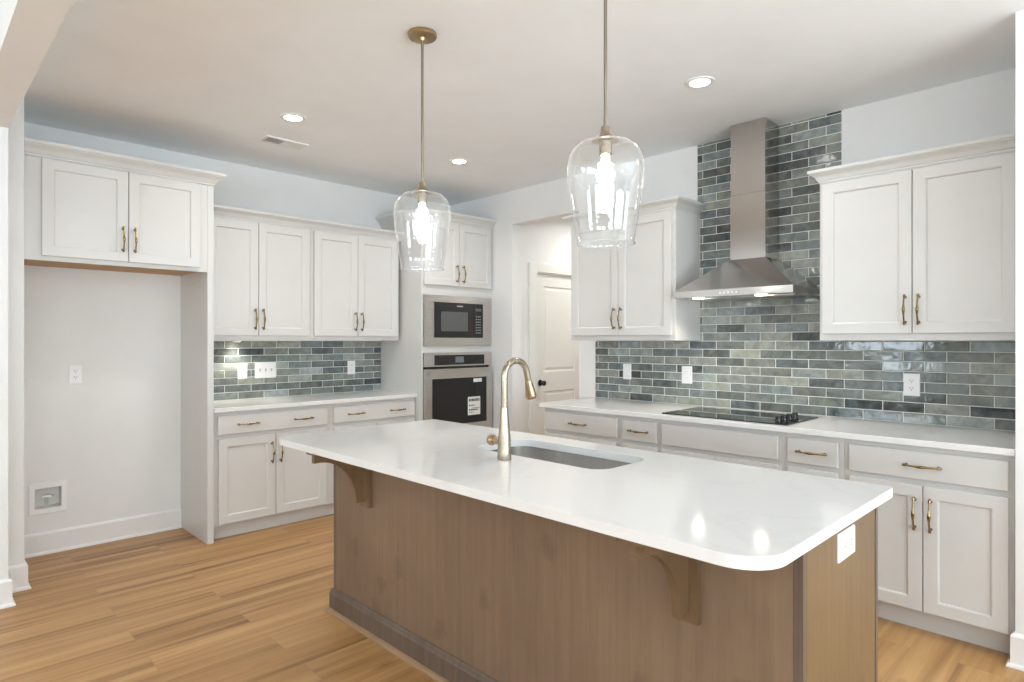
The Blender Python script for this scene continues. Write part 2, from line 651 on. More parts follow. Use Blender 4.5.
# window frames of the adjoining rooms
wi = 0
for c, w, a, b in WEST:
    wi += 1
    m = M()
    for u0, u1, z0, z1 in ((c - w / 2, c - w / 2 + 0.06, a, b), (c + w / 2 - 0.06, c + w / 2, a, b), (c - w / 2 + 0.06, c + w / 2 - 0.06, a, a + 0.06), (c - w / 2 + 0.06, c + w / 2 - 0.06, b - 0.06, b),
                           (c - w / 2 + 0.06, c + w / 2 - 0.06, (a + b) / 2 - 0.025, (a + b) / 2 + 0.025)):
        m.box(WX - 0.10, WX - 0.02, u0, u1, z0, z1)
    struct(m.build('window_%d' % wi, 'trim_paint'))
for c, w, a, b in SOUTH:
    wi += 1
    m = M()
    for u0, u1, z0, z1 in ((c - w / 2, c - w / 2 + 0.06, a, b), (c + w / 2 - 0.06, c + w / 2, a, b), (c - w / 2 + 0.06, c + w / 2 - 0.06, a, a + 0.06), (c - w / 2 + 0.06, c + w / 2 - 0.06, b - 0.06, b),
                           (c - 0.03, c + 0.03, a + 0.06, b - 0.06)):
        m.box(u0, u1, SY - 0.10, SY - 0.02, z0, z1)
    struct(m.build('window_%d' % wi, 'trim_paint'))

BB = [(0, 0), (0.029, 0), (0.029, 0.006), (0.024, 0.014), (0.016, 0.019), (0.016, 0.128), (0.011, 0.136), (0.004, 0.141), (0, 0.141)]


def baseboard(name, path):
    struct(M().sweep(path, BB).build(name, 'trim_paint'))


# travel so that the room is on the right-hand side
baseboard('baseboard_back', [(0.508, YB), (1.473, YB)][::1])
baseboard('baseboard_alcove', [(0.402, 4.335), (0.490, 4.335), (0.490, YB)])
baseboard('baseboard_pilaster', [(0.272, 4.60), (0.272, 4.115), (0.400, 4.115), (0.400, 4.304)])
baseboard('baseboard_return', [(3.37, 0.358), (3.345, 0.358), (3.345, 0.245), (XR, 0.245)])
baseboard('baseboard_hall', [(XR + 0.125, 4.09), (4.270, 4.09)])
baseboard('baseboard_right', [(XR, 4.335), (XR, 4.06)])

# pantry door and casing
CAS = 0.085
m = M()
for x0, x1, z0, z1 in ((4.384 - CAS - 0.022, 4.384 - 0.006, 0, 2.034 + 0.006 + CAS), (5.104 + 0.006, 5.104 + CAS, 0, 2.034 + 0.006 + CAS), (4.384 - 0.006, 5.104 + 0.006, 2.040, 2.040 + CAS)):
    m.box(x0, x1, 4.072, 4.09, z0, z1)
struct(m.build('trim_1', 'door_paint', bevel=0.004))
m = M()
for x0, x1, z0, z1 in ((4.384, 4.390, 0, 2.034), (5.098, 5.104, 0, 2.034), (4.390, 5.098, 2.028, 2.034)):
    m.box(x0, x1, 4.09, 4.20, z0, z1)
struct(m.build('trim_2', 'door_paint'))
d_ = M()
dx0, dx1 = 4.391, 5.097
P1, P2 = (4.505, 4.985, 1.066, 1.910), (4.505, 4.985, 0.24, 0.875)


def paneled_slab(m, x0, x1, z0, z1, yf, t, panels):
    """slab front at yf (towards -y) with raised panels sunk into it"""
    us = sorted({x0, x1, *[p[0] for p in panels], *[p[1] for p in panels]})
    zs = sorted({z0, z1, *[p[2] for p in panels], *[p[3] for p in panels]})
    q = lambda *pp: m.bm.faces.new([m.bm.verts.new(p) for p in pp])
    for i in range(len(us) - 1):
        for j in range(len(zs) - 1):
            A, B, C_, D = us[i], us[i + 1], zs[j], zs[j + 1]
            if any(p[0] <= A and p[1] >= B and p[2] <= C_ and p[3] >= D for p in panels):
                continue
            q((A, yf, C_), (B, yf, C_), (B, yf, D), (A, yf, D))
    for a, b, c, d in panels:
        rings = [(0, 0), (0.010, 0.009), (0.022, 0.009), (0.040, 0.003)]
        loops = [[(a + k, yf + e, c + k), (b - k, yf + e, c + k), (b - k, yf + e, d - k), (a + k, yf + e, d - k)] for k, e in rings]
        m.loft(loops, False, True)
    q((x0, yf + t, z0), (x1, yf + t, z0), (x1, yf + t, z1), (x0, yf + t, z1))
    for p, r in (((x0, z0), (x1, z0)), ((x1, z0), (x1, z1)), ((x1, z1), (x0, z1)), ((x0, z1), (x0, z0))):
        q((p[0], yf, p[1]), (r[0], yf, r[1]), (r[0], yf + t, r[1]), (p[0], yf + t, p[1]))
    return m


door = struct(paneled_slab(M(), dx0, dx1, 0.008, 2.026, 4.105, 0.035, [P1, P2]).build('door_1', 'door_paint'))
kb = M()
kb.lathe([(0.031, 0.0), (0.031, -0.006), (0.013, -0.010), (0.011, -0.028), (0.020, -0.036), (0.027, -0.048), (0.025, -0.060), (0.014, -0.067), (0, -0.068)], (4.453, 4.105, 0.96), 24, 'y')
knob = kb.build('door_knob', 'black_enamel', door, smooth=True)
knob['label'] = 'black round door knob'


# ------------------------------------------------------------------ cabinetry helpers
def shaker(w, h, t=0.020, fr=0.056, rec=0.011):
    m = M()
    hw, hh = w / 2, h / 2
    R = lambda k, y: [(-hw + k, y, -hh + k), (hw - k, y, -hh + k), (hw - k, y, hh - k), (-hw + k, y, hh - k)]
    loops = [R(0.0, t), R(0.0, 0.002), R(0.002, 0.0), R(fr - 0.001, 0.0), R(fr + 0.004, 0.003), R(fr + 0.006, rec), ]
    m.loft(loops, True, True)
    return m


def slab_front(w, h, t=0.020):
    m = M()
    hw, hh = w / 2, h / 2
    R = lambda k, y: [(-hw + k, y, -hh + k), (hw - k, y, -hh + k), (hw - k, y, hh - k), (-hw + k, y, hh - k)]
    m.loft([R(0, t), R(0, 0.003), R(0.003, 0.0)], True, True)
    return m


def make_handle_mesh():
    """arched pull, upright, its mounting plane at y = 0, bowing towards -y"""
    m = M()
    n = 28
    pts, rad = [], []
    for i in range(n + 1):
        s = -1 + 2 * i / n
        z = s * 0.079
        a = abs(s)
        y = -0.018 - 0.021 * math.cos(s * PI / 2) + (0.004 * max(0, (a - 0.86) / 0.14) ** 2)
        r = 0.0040 + 0.0034 * math.exp(-(s / 0.24) ** 2) + 0.0030 * math.exp(-((a - 0.90) / 0.09) ** 2)
        if i in (0, n):
            r *= 0.45
        pts.append((0, y, z))
        rad.append(r)
    m.tube(pts, rad, 10)
    for s in (-1, 1):
        m.lathe([(0.0075, 0.0), (0.0075, -0.003), (0.0045, -0.006), (0.0040, -0.021), (0.0, -0.022)], (0, 0, s * 0.064), 12, 'y')
    return m


_h = make_handle_mesh().build('handle', 'brass_antique', smooth=True, angle=60)
HANDLE_MESH = _h.data
bpy.data.objects.remove(_h)


def add_handle(parent, u, z, horizontal=False):
    o = bpy.data.objects.new('handle', HANDLE_MESH)
    COL.objects.link(o)
    o.parent = parent
    o.location = (u, 0, z)
    if horizontal:
        o.rotation_euler = (0, PI / 2, 0)
    return o


def front(root, kind, u0, u1, z0, z1, handles=(), t=0.020):
    """kind door / drawer / false_front; coordinates in the cabinet's own frame, y = 0 is the face frame; handles: (u, z)"""
    w, h = u1 - u0, z1 - z0
    mm = shaker(w, h, t) if kind == 'door' else slab_front(w, h, t)
    o = mm.build({'door': 'door', 'drawer': 'drawer_front', 'false': 'false_front'}[kind], 'cabinet_paint', root, loc=((u0 + u1) / 2, -t - 0.0035, (z0 + z1) / 2))
    for u, z in handles:
        add_handle(o, u - (u0 + u1) / 2, z - (z0 + z1) / 2, kind != 'door')
    return o


CROWN = [(0.0, 0.0), (0.006, 0.0), (0.006, 0.012), (0.012, 0.014), (0.016, 0.022), (0.024, 0.036), (0.036, 0.047), (0.046, 0.053), (0.048, 0.058), (0.056, 0.060), (0.056, 0.078), (0.0, 0.078)]


def crown(root, path, z, name='crown_molding', k=1.0, mat='cabinet_paint'):
    return M().sweep(path, [(o * k, z + q * k) for o, q in CROWN]).build(name, mat, root)


R90 = -PI / 2
CAB_B = 'cabinets on the back wall'
CAB_R = 'cabinets on the cooktop wall'

# ---- over-fridge cabinet
YP = 4.400
c = thing('wall_cabinet', 'white two-door cabinet high above the empty refrigerator alcove', 'cabinet', (0.492, YP, 1.834))
m = M()
m.box(0, 1.021 - 0.041, 0, 0.02, 0, 0.586)
m.box(0.0, 1.021 - 0.041, 0.02, YB - YP - 0.002, 0.026, 0.586)
b_ = m.build('body', 'cabinet_paint', c)
p_ = M().box(0.004, 0.976, 0.0205, YB - YP - 0.006, 0.018, 0.0255).build('underside', 'plywood', c)
p_['label'] = 'bare tan plywood underside'
front(c, 'door', 0.575 - 0.492, 1.0035 - 0.492, 0.026, 0.582, [(0.973 - 0.492, 1.995 - 1.834)])
front(c, 'door', 1.0075 - 0.492, 1.421 - 0.492, 0.026, 0.582, [(1.037 - 0.492, 1.995 - 1.834)])
crown(c, [(0.0, 0.0), (1.021, 0.0), (1.021, YB - YP - 0.002)], 0.588, k=1.05)
tag(M().box(1.473, 1.513, YP, YB, 0, 2.421).build('side_panel', 'cabinet_paint', bevel=0.0015), 'tall white side panel between refrigerator alcove and counter', 'panel')

# ---- upper cabinets on the back wall
YU = 4.629
UB, UT = 1.375, 2.262


def wall_unit(label, frame, x0, x1, doors, depth, group=None, z0=UB, z1=UT):
    """doors: (u0, u1, handle u) in world coordinate along the wall"""
    if frame == 'B':
        c = thing('wall_cabinet', label, 'cabinet', (x0, YU, z0), 0, group)
        f = lambda q: q - x0
    else:
        c = thing('wall_cabinet', label, 'cabinet', (3.695, x0, z0), R90, group)
        f = lambda q: x0 - q
    W = abs(x1 - x0)
    M().box(0, W, 0, depth, 0, z1 - z0).build('body', 'cabinet_paint', c, bevel=0.0015)
    for a, b, hu in doors:
        front(c, 'door', f(a), f(b), 0.037, z1 - z0 - 0.012, [(f(hu), 0.158)])
    return c


wall_unit('white two-door upper cabinet beside the tall refrigerator panel', 'B', 1.514, 2.3275, [(1.545, 1.902, 1.874), (1.906, 2.307, 1.934)], YB - YU - 0.002, CAB_B)
wall_unit('white two-door upper cabinet next to the oven tower', 'B', 2.3285, 3.162, [(2.350, 2.739, 2.711), (2.743, 3.137, 2.771)], YB - YU - 0.002, CAB_B)
cr = M().sweep([(1.515, YU), (3.190, YU)], [(o * 0.95, UT - 0.001 + z * 0.95) for o, z in CROWN]).build('crown_molding', 'cabinet_paint')
tag(cr, 'long white crown molding atop the back wall upper cabinets', 'molding')

# ---- oven tower
YT = 4.335
TX0, TX1 = 3.192, 4.022
c = thing('oven_cabinet', 'tall white cabinet tower holding the microwave and wall oven', 'cabinet', (TX0, YT, 0))
W, D = TX1 - TX0, YB - YT - 0.002
m = M()
for x0, x1, y0, y1, z0, z1 in ((0, 0.02, 0, D, 0, 2.432), (W - 0.02, W, 0, D, 0, 2.432), (0.02, W - 0.02, D - 0.01, D, 0.1, 2.432), (0.02, W - 0.02, 0, D - 0.01, 1.775, 2.432),
                                (0.02, W - 0.02, 0, D - 0.01, 1.268, 1.326), (0.02, W - 0.02, 0, D - 0.01, 0.10, 0.54)):
    m.box(x0, x1, y0, y1, z0, z1)
m.build('body', 'cabinet_paint', c)
M().box(0.02, W - 0.02, 0.07, 0.09, 0, 0.10).build('toe_kick', 'cabinet_paint', c)
front(c, 'door', 0.022, 0.4105, 1.862, 2.426, [(0.375, 1.975)])
front(c, 'door', 0.4145, W - 0.022, 1.862, 2.426, [(0.450, 1.975)])
front(c, 'drawer', 0.022, W - 0.022, 0.13, 0.50, [(W / 2, 0.40)])
crown(c, [(0.0, D), (0.0, 0.0), (W, 0.0)], 2.430, k=1.1)

# ---- microwave
c = thing('microwave', 'black microwave in a stainless trim frame above the oven', 'microwave', (TX0 + W / 2, YT, 1.327))
m = M()
w2, h_ = 0.392, 0.448
for x0, x1, z0, z1 in ((-w2, -0.285, 0, h_), (0.285, w2, 0, h_), (-0.285, 0.285, 0, 0.072), (-0.285, 0.285, 0.388, h_)):
    m.box(x0, x1, -0.014, -0.001, z0, z1)
m.build('trim_frame', 'steel_brushed', c)
M().box(-0.28, 0.28, -0.006, 0.40, 0.076, 0.384).build('body', 'black_enamel', c)
dr = M().box(-0.283, 0.165, -0.022, -0.0065, 0.074, 0.386).build('door', 'black_glass', c, bevel=0.002)
M().box(-0.215, 0.095, -0.0235, -0.0222, 0.130, 0.305).build('window', 'frost_glass', dr)
M().box(-0.035, 0.035, -0.0235, -0.0222, 0.352, 0.362).build('logo_mark', 'steel_brushed', dr)
pn = M().box(0.168, 0.283, -0.022, -0.0065, 0.074, 0.386).build('control_panel', 'black_glass', c, bevel=0.002)
for k in range(7):
    for q in range(3):
        M().box(0.195 + q * 0.022, 0.207 + q * 0.022, -0.0232, -0.0222, 0.115 + k * 0.025, 0.122 + k * 0.025).build('button', 'plastic_seam', pn)
M().box(0.190, 0.262, -0.0232, -0.0222, 0.318, 0.345).build('display', 'frost_glass', pn)

# ---- wall oven
c = thing('wall_oven', 'stainless wall oven with black glass door and paper stickers', 'oven', (TX0 + W / 2, YT, 0.545))
M().box(-0.37, 0.37, -0.002, 0.55, 0.004, 0.716).build('body', 'black_enamel', c)
cp = M().box(-w2, w2, -0.022, -0.003, 0.600, 0.722).build('control_panel', 'steel_brushed', c, bevel=0.002)
M().box(-0.288, 0.298, -0.0235, -0.0222, 0.612, 0.700).build('touch_panel', 'black_glass', cp)
M().box(-0.052, 0.045, -0.0250, -0.0237, 0.630, 0.684).build('display', 'clock_glass', cp)
m = M()
for x0, x1, z0, z1 in ((-w2, -0.318, 0, 0.578), (0.322, w2, 0, 0.578), (-0.318, 0.322, 0, 0.075), (-0.318, 0.322, 0.492, 0.578)):
    m.box(x0, x1, -0.030, -0.003, z0, z1)
dr = m.build('door', 'steel_brushed', c)
M().box(-0.318, 0.322, -0.026, -0.006, 0.075, 0.492).build('window', 'black_glass', dr)
m = M()
m.prism(rrect(-0.355, 0.355, 0.528, 0.556, 0.012, 5), 'y', -0.062, -0.048)
for s in (-0.31, 0.31):
    m.box(s - 0.012, s + 0.012, -0.048, -0.030, 0.530, 0.554)
m.build('handle', 'steel_brushed', dr)
st = M().box(0.092, 0.243, -0.0275, -0.0262, 0.145, 0.312).build('sticker', 'paper', c)
st['label'] = 'tall white paper sticker with black print'
for z, a, b, t in ((0.270, 0.104, 0.232, 0.024), (0.228, 0.104, 0.180, 0.010), (0.204, 0.140, 0.232, 0.006), (0.186, 0.104, 0.210, 0.012), (0.166, 0.104, 0.160, 0.006)):
    x = a
    m = M()
    while x < b - 0.004:
        l = random.uniform(0.010, 0.024)
        m.box(x, min(x + l, b), -0.0283, -0.0276, z, z + t)
        x += l + 0.005
    m.build('print_line', 'ink', st)
st = M().box(0.160, 0.262, -0.0275, -0.0262, 0.446, 0.480).build('sticker', 'paper', c)
st['label'] = 'small white label at the top of the glass'

# ---- base cabinets on the back wall
YF = 4.430
BT = 0.8835


def base_unit(label, frame, x0, x1, fronts, depth, toe=0.055, group=None):
    if frame == 'B':
        c = thing('base_cabinet', label, 'cabinet', (x0, YF, 0), 0, group)
        f = lambda q: q - x0
    else:
        c = thing('base_cabinet', label, 'cabinet', (3.404, x0, 0), R90, group)
        f = lambda q: x0 - q
    W = abs(x1 - x0)
    M().box(0, W, 0, depth, 0.100, BT).build('body', 'cabinet_paint', c)
    M().box(0, W, toe, toe + 0.018, 0.0, 0.0995).build('toe_kick', 'cabinet_paint', c)
    for kind, a, b, z0, z1, hs in fronts:
        front(c, kind, f(a), f(b), z0, z1, [(f(u), z) for u, z in hs])
    return c


DZ0, DZ1, KZ0, KZ1, HZ = 0.725, 0.857, 0.112, 0.698, 0.567
base_unit('white base cabinet beside the tall panel, its doors in full view', 'B', 1.514, 2.3795,
          [('drawer', 1.544, 2.358, DZ0, DZ1, [(1.745, 0.790), (2.155, 0.790)]), ('door', 1.549, 1.945, KZ0, KZ1, [(1.915, HZ)]), ('door', 1.949, 2.347, KZ0, KZ1, [(1.979, HZ)])], YB - YF - 0.002, group=CAB_B)
base_unit('white base cabinet beside the oven tower, half hidden by the island', 'B', 2.3805, 3.190,
          [('drawer', 2.410, 3.180, DZ0, DZ1, [(2.600, 0.790), (2.995, 0.790)]), ('door', 2.412, 2.793, KZ0, KZ1, [(2.763, HZ)]), ('door', 2.797, 3.178, KZ0, KZ1, [(2.827, HZ)])], YB - YF - 0.002, group=CAB_B)
tag(M().box(1.515, 3.190, 4.389, YB - 0.002, 0.884, 0.914).build('countertop', 'quartz', bevel=0.003), 'white quartz countertop along the back wall below green tile', 'countertop')

# ---- base cabinets on the cooktop wall (x is the face frame plane 3.404)
DR_ = XR - 3.404 - 0.002
base_unit('white base cabinet at the far end near the doorway', 'R', 3.092, 2.4035,
          [('drawer', 3.075, 2.426, DZ0, DZ1, [(2.750, 0.790)]), ('door', 3.073, 2.753, KZ0, KZ1, [(2.783, HZ)]), ('door', 2.749, 2.428, KZ0, KZ1, [(2.719, HZ)])], DR_, group=CAB_R)
base_unit('narrow white drawer cabinet left of the cooktop', 'R', 2.4025, 2.1055,
          [('drawer', 2.380, 2.124, DZ0, DZ1, [(2.252, 0.790)]), ('door', 2.380, 2.124, KZ0, KZ1, [(2.350, HZ)])], DR_, group=CAB_R)
base_unit('white cabinet with a plain handleless panel under the cooktop', 'R', 2.1045, 1.3425,
          [('false', 2.085, 1.367, DZ0, DZ1, []), ('door', 2.085, 1.728, KZ0, KZ1, [(1.758, HZ)]), ('door', 1.724, 1.367, KZ0, KZ1, [(1.694, HZ)])], DR_, group=CAB_R)
base_unit('narrow white drawer cabinet right of the cooktop', 'R', 1.3415, 1.0405,
          [('drawer', 1.316, 1.065, DZ0, DZ1, [(1.19, 0.790)]), ('door', 1.316, 1.065, KZ0, KZ1, [(1.095, HZ)])], DR_, group=CAB_R)
base_unit('wide white base cabinet nearest the camera with brass-handled double doors', 'R', 1.0395, 0.360,
          [('drawer', 1.015, 0.385, DZ0, DZ1, [(0.700, 0.790)]), ('door', 1.012, 0.7005, KZ0, KZ1, [(0.730, HZ)]), ('door', 0.6965, 0.385, KZ0, KZ1, [(0.667, HZ)])], DR_, group=CAB_R)
tag(M().box(3.354, XR - 0.002, 0.360, 3.105, 0.884, 0.914).build('countertop', 'quartz', bevel=0.003), 'long white quartz countertop holding the cooktop', 'countertop')

# ---- upper cabinets on the cooktop wall
UD = XR - 3.695 - 0.002
c = wall_unit('white two-door upper cabinet left of the range hood', 'R', 3.078, 2.170, [(3.052, 2.626, 2.654), (2.622, 2.194, 2.594)], UD)
crown(c, [(0.0, UD), (0.0, 0.0), (0.908, 0.0), (0.908, UD)], UT - UB - 0.001, k=0.9)
c = wall_unit('large white two-door upper cabinet right of the range hood', 'R', 1.258, 0.360, [(1.240, 0.807, 0.835), (0.803, 0.385, 0.775)], UD)
crown(c, [(0.0, UD), (0.0, 0.0), (0.898, 0.0)], UT - UB - 0.001, k=0.9)

# ------------------------------------------------------------------ tile backsplashes
TH, TW, GR = 0.0571, 0.204, 0.0042


def tiles(name, label, to_world, regions, phase):
    """regions: (u0, u1, z0, z1); to_world(u, depth, z); rows start at the counter; odd rows are shifted by half a tile"""
    bm = bmesh.new()
    lay = bm.loops.layers.float_color.new('tone')
    for (u0, u1, z0, z1) in regions:
        r0 = int(math.floor((z0 - 0.9145) / TH + 1e-3))
        r1 = int(math.ceil((z1 - 0.9145) / TH - 1e-3))
        for r in range(r0, r1):
            za, zb = max(z0, 0.9145 + r * TH) + GR / 2, min(z1, 0.9145 + (r + 1) * TH) - GR / 2
            if zb - za < 0.006:
                continue
            ph = phase + (TW / 2 if r % 2 else 0)
            k0 = int(math.floor((u0 - ph) / TW)) - 1
            for k in range(k0, k0 + int((u1 - u0) / TW) + 4):
                ua, ub = max(u0, ph + k * TW) + GR / 2, min(u1, ph + (k + 1) * TW) - GR / 2
                if ub - ua < 0.008:
                    continue
                rng = random.Random(r * 977 + k * 131 + int(phase * 1000))
                t = rng.random()
                tone = 0.05 if t < 0.07 else (0.15 + 0.16 * rng.random() if t < 0.22 else 0.32 + 0.46 * rng.random())
                if t > 0.92:
                    tone = 0.85
                colr = (tone, rng.random(), rng.random(), 1)
                tu, tz = rng.gauss(0, 0.006), rng.gauss(0, 0.010)
                cu, cz = (ua + ub) / 2, (za + zb) / 2
                e = 0.0028
                L0 = [(ua, 0.0, za), (ub, 0.0, za), (ub, 0.0, zb), (ua, 0.0, zb)]
                L1 = [(u, 0.0055, z) for u, _, z in L0]
                L2 = [(ua + e, 0.008, za + e), (ub - e, 0.008, za + e), (ub - e, 0.008, zb - e), (ua + e, 0.008, zb - e)]
                L2 = [(u, d + (u - cu) * tu + (z - cz) * tz, z) for u, d, z in L2]
                rings = [[bm.verts.new(to_world(*p)) for p in L] for L in (L0, L1, L2)]
                fs = []
                for A, B in zip(rings[:-1], rings[1:]):
                    for i in range(4):
                        fs.append(bm.faces.new((A[i], A[(i + 1) % 4], B[(i + 1) % 4], B[i])))
                fs.append(bm.faces.new(rings[-1]))
                for f in fs:
                    for lp in f.loops:
                        lp[lay] = colr
    bmesh.ops.recalc_face_normals(bm, faces=bm.faces)
    me = bpy.data.meshes.new(name)
    bm.to_mesh(me)
    bm.free()
    me.materials.append(MATS['glazed_tile'])
    root = thing(name, label, 'backsplash')
    o = bpy.data.objects.new('tiles', me)
    COL.objects.link(o)
    o.parent = root
    g = M()
    for (u0, u1, z0, z1) in regions:
        A, B = to_world(u0, 0.0, z0), to_world(u1, 0.0046, z1)
        g.box(min(A[0], B[0]), max(A[0], B[0]), min(A[1], B[1]), max(A[1], B[1]), z0, z1)
    g.build('grout', 'grout', root)
    return root


tiles('tile_backsplash', 'green glazed brick tile backsplash on the back wall', lambda u, d, z: (u, YB - 0.001 - d, z), [(1.5145, 3.1895, 0.9145, 1.3745)], 2.089)
tiles('tile_backsplash', 'green glazed brick tile behind cooktop, rising to ceiling around the hood', lambda u, d, z: (XR - 0.001 - d, u, z),
      [(0.3595, 3.095, 0.9145, 1.3713), (1.2585, 2.1695, 1.3713, 2.342), (1.243, 2.190, 2.342, H)], 0.9237)
# ------------------------------------------------------------------ range hood
c = thing('range_hood', 'stainless pyramid range hood with tall chimney over the cooktop', 'range hood', (XR - 0.012, 1.724, 1.645), R90)
# own frame: x to the right (world -y), y into the wall (world +x); wall at y = 0
HW, HD = 0.372, 0.462
m = M()
m.loft([[(-HW, -HD, 0.0), (HW, -HD, 0.0), (HW, 0, 0.0), (-HW, 0, 0.0)], [(-HW, -HD, 0.044), (HW, -HD, 0.044), (HW, 0, 0.044), (-HW, 0, 0.044)],
        [(-0.128, -0.216, 0.245), (0.120, -0.216, 0.245), (0.120, 0, 0.245), (-0.128, 0, 0.245)]])
cn = m.build('canopy', 'steel_hood', c, bevel=0.0015)
M().box(-0.118, 0.109, -0.206, 0, 0.247, 0.66).build('lower_chimney', 'steel_hood', c, bevel=0.001)
M().box(-0.116, 0.107, -0.204, 0, 0.661, H - 1.645 - 0.001).build('upper_chimney', 'steel_hood', c, bevel=0.001)
M().box(-0.122, 0.113, -0.210, -0.001, 0.2452, 0.2468).build('collar', 'black_enamel', c)
for k in range(5):
    M().lathe([(0.0, -0.0025), (0.006, -0.0025), (0.006, 0.002)], (-0.060 + k * 0.026, -HD, 0.020), 12, 'y').build('button', 'plastic_white', cn)
for u in (-0.245, 0.16):
    lb = M().lathe([(0.0, -0.003), (0.034, -0.003), (0.034, 0.0)], (u, -0.385, 0.0), 20).build('lamp', 'hood_glow', cn)
    lb['label'] = 'lit round lamp under the canopy'
m = M()
for k in range(3):
    x0 = -0.34 + k * 0.23
    m.box(x0, x0 + 0.215, -0.33, -0.06, -0.002, 0.0)
m.build('filter', 'steel_brushed', cn)
for u in (-0.245, 0.16):
    sp = bpy.data.lights.new('hood_lamp', 'SPOT')
    sp.energy = 9
    sp.spot_size = 2.3
    sp.spot_blend = 0.8
    sp.shadow_soft_size = 0.03
    sp.color = (1.0, 0.93, 0.82)
    o = bpy.data.objects.new('hood_lamp', sp)
    COL.objects.link(o)
    o.location = (XR - 0.012 - 0.385, 1.724 - u, 1.635)

# ------------------------------------------------------------------ cooktop
c = thing('cooktop', 'flat black glass electric cooktop with four knobs', 'cooktop', (3.64, 1.715, 0.914), R90)
M().prism(rrect(-0.388, 0.388, -0.235, 0.240, 0.012, 4), 'z', 0.0005, 0.0075).build('glass_top', 'black_glass', c, bevel=0.0012)
for x, y, r in ((-0.20, 0.11, 0.085), (-0.22, -0.10, 0.10), (0.10, 0.12, 0.105), (0.08, -0.10, 0.075)):
    M().lathe([(r, 0.0078), (r - 0.002, 0.0078), (r - 0.002, 0.0076), (r, 0.0076)], (x, y, 0), 40, closed=True).build('burner_ring', 'frost_glass', c)
for k in range(4):
    M().lathe([(0.021, 0.0078), (0.020, 0.012), (0.017, 0.014), (0.016, 0.038), (0.014, 0.041), (0, 0.041)], (0.315, -0.165 + k * 0.078, 0), 20).build('knob', 'black_enamel', c, smooth=True)

# ------------------------------------------------------------------ island
IX0, IX1, IY0, IY1 = 1.270, 2.2236, 0.537, 2.897
BX, BY0, BY1, BXB = 1.570, 0.573, 2.875, 2.183
c = thing('kitchen_island', 'brown stained wood island base with two curved brackets', 'island', (BX, (BY0 + BY1) / 2, 0))
L = lambda x, y: (x - BX, y - (BY0 + BY1) / 2)


def ibox(m, x0, x1, y0, y1, z0, z1):
    a, b = L(x0, y0), L(x1, y1)
    return m.box(a[0], b[0], a[1], b[1], z0, z1)


ibox(M(), BX, BX + 0.019, BY0 + 0.024, BY1 - 0.024, 0.0, 0.8835).build('front_panel', 'stained_alder', c)
ibox(M(), BX, BX + 0.024, BY0, BY0 + 0.0235, 0.0, 0.8835).build('corner_post', 'stained_dark', c, bevel=0.001)
ibox(M(), BX, BX + 0.024, BY1 - 0.0235, BY1, 0.0, 0.8835).build('corner_post', 'stained_dark', c, bevel=0.001)
p = ibox(M(), BX + 0.0245, BXB - 0.022, BY0, BY0 + 0.019, 0.0, 0.8835).build('end_panel', 'stained_maple', c)
p['label'] = 'lighter golden brown end panel with an outlet'
ibox(M(), BX + 0.0245, BXB - 0.022, BY1 - 0.019, BY1, 0.0, 0.8835).build('end_panel', 'stained_maple', c)
ibox(M(), BXB - 0.0215, BXB, BY0 - 0.002, BY1, 0.10, 0.8835).build('rear_panel', 'stained_dark', c)
ibox(M(), BXB - 0.09, BXB - 0.075, BY0 + 0.02, BY1 - 0.02, 0.0, 0.0995).build('toe_kick', 'stained_dark', c)
IBB = [(0, 0), (0.016, 0), (0.016, 0.092), (0.012, 0.100), (0.010, 0.108), (0.004, 0.116), (0, 0.117)]


def offs(prof, path):
    return M().sweep(path, prof)


bbm = offs(IBB, [L(BXB - 0.10, BY0), L(BX, BY0), L(BX, BY1), L(BXB - 0.10, BY1)][::-1]).build('base_molding', 'stained_dark', c)
SH = [(0.0165, 0.0), (0.034, 0.0), (0.033, 0.008), (0.028, 0.015), (0.021, 0.019), (0.0165, 0.020)]
sh = offs(SH, [L(BXB - 0.10, BY0), L(BX, BY0), L(BX, BY1), L(BXB - 0.10, BY1)][::-1]).build('shoe_molding', 'shoe_wood', c)
sh['label'] = 'light wood shoe strip at the floor'


def corbel(y0):
    pts = [(1.292, 0.872), (1.292, 0.834), (1.320, 0.834)]
    cx, cz, rx, rz = 1.320, 0.622, 0.182, 0.212
    for i in range(1, 17):
        a = PI / 2 * (1 - i / 16)
        pts.append((cx + rx * math.cos(a), cz + rz * math.sin(a)))
    pts += [(1.5495, 0.622), (1.5495, 0.872)]
    lp = [(x - BX, z) for x, z in pts]
    yy = y0 - (BY0 + BY1) / 2
    o = M().prism(lp, 'y', yy, yy + 0.023).build('corbel', 'stained_warm', c)
    m = M()
    m.box(1.5500 - BX, 1.5698 - BX, yy - 0.026, yy + 0.049, 0.594, 0.872)
    m.box(1.278 - BX, 1.5698 - BX, yy - 0.026, yy + 0.049, 0.8725, 0.8835)
    m.build('mounting_plate', 'stained_warm', o)


corbel(0.870)
corbel(2.537)

# countertop with sink cut-out
SX0, SX1, SY0, SY1 = 1.756, 2.080, 1.330, 2.030


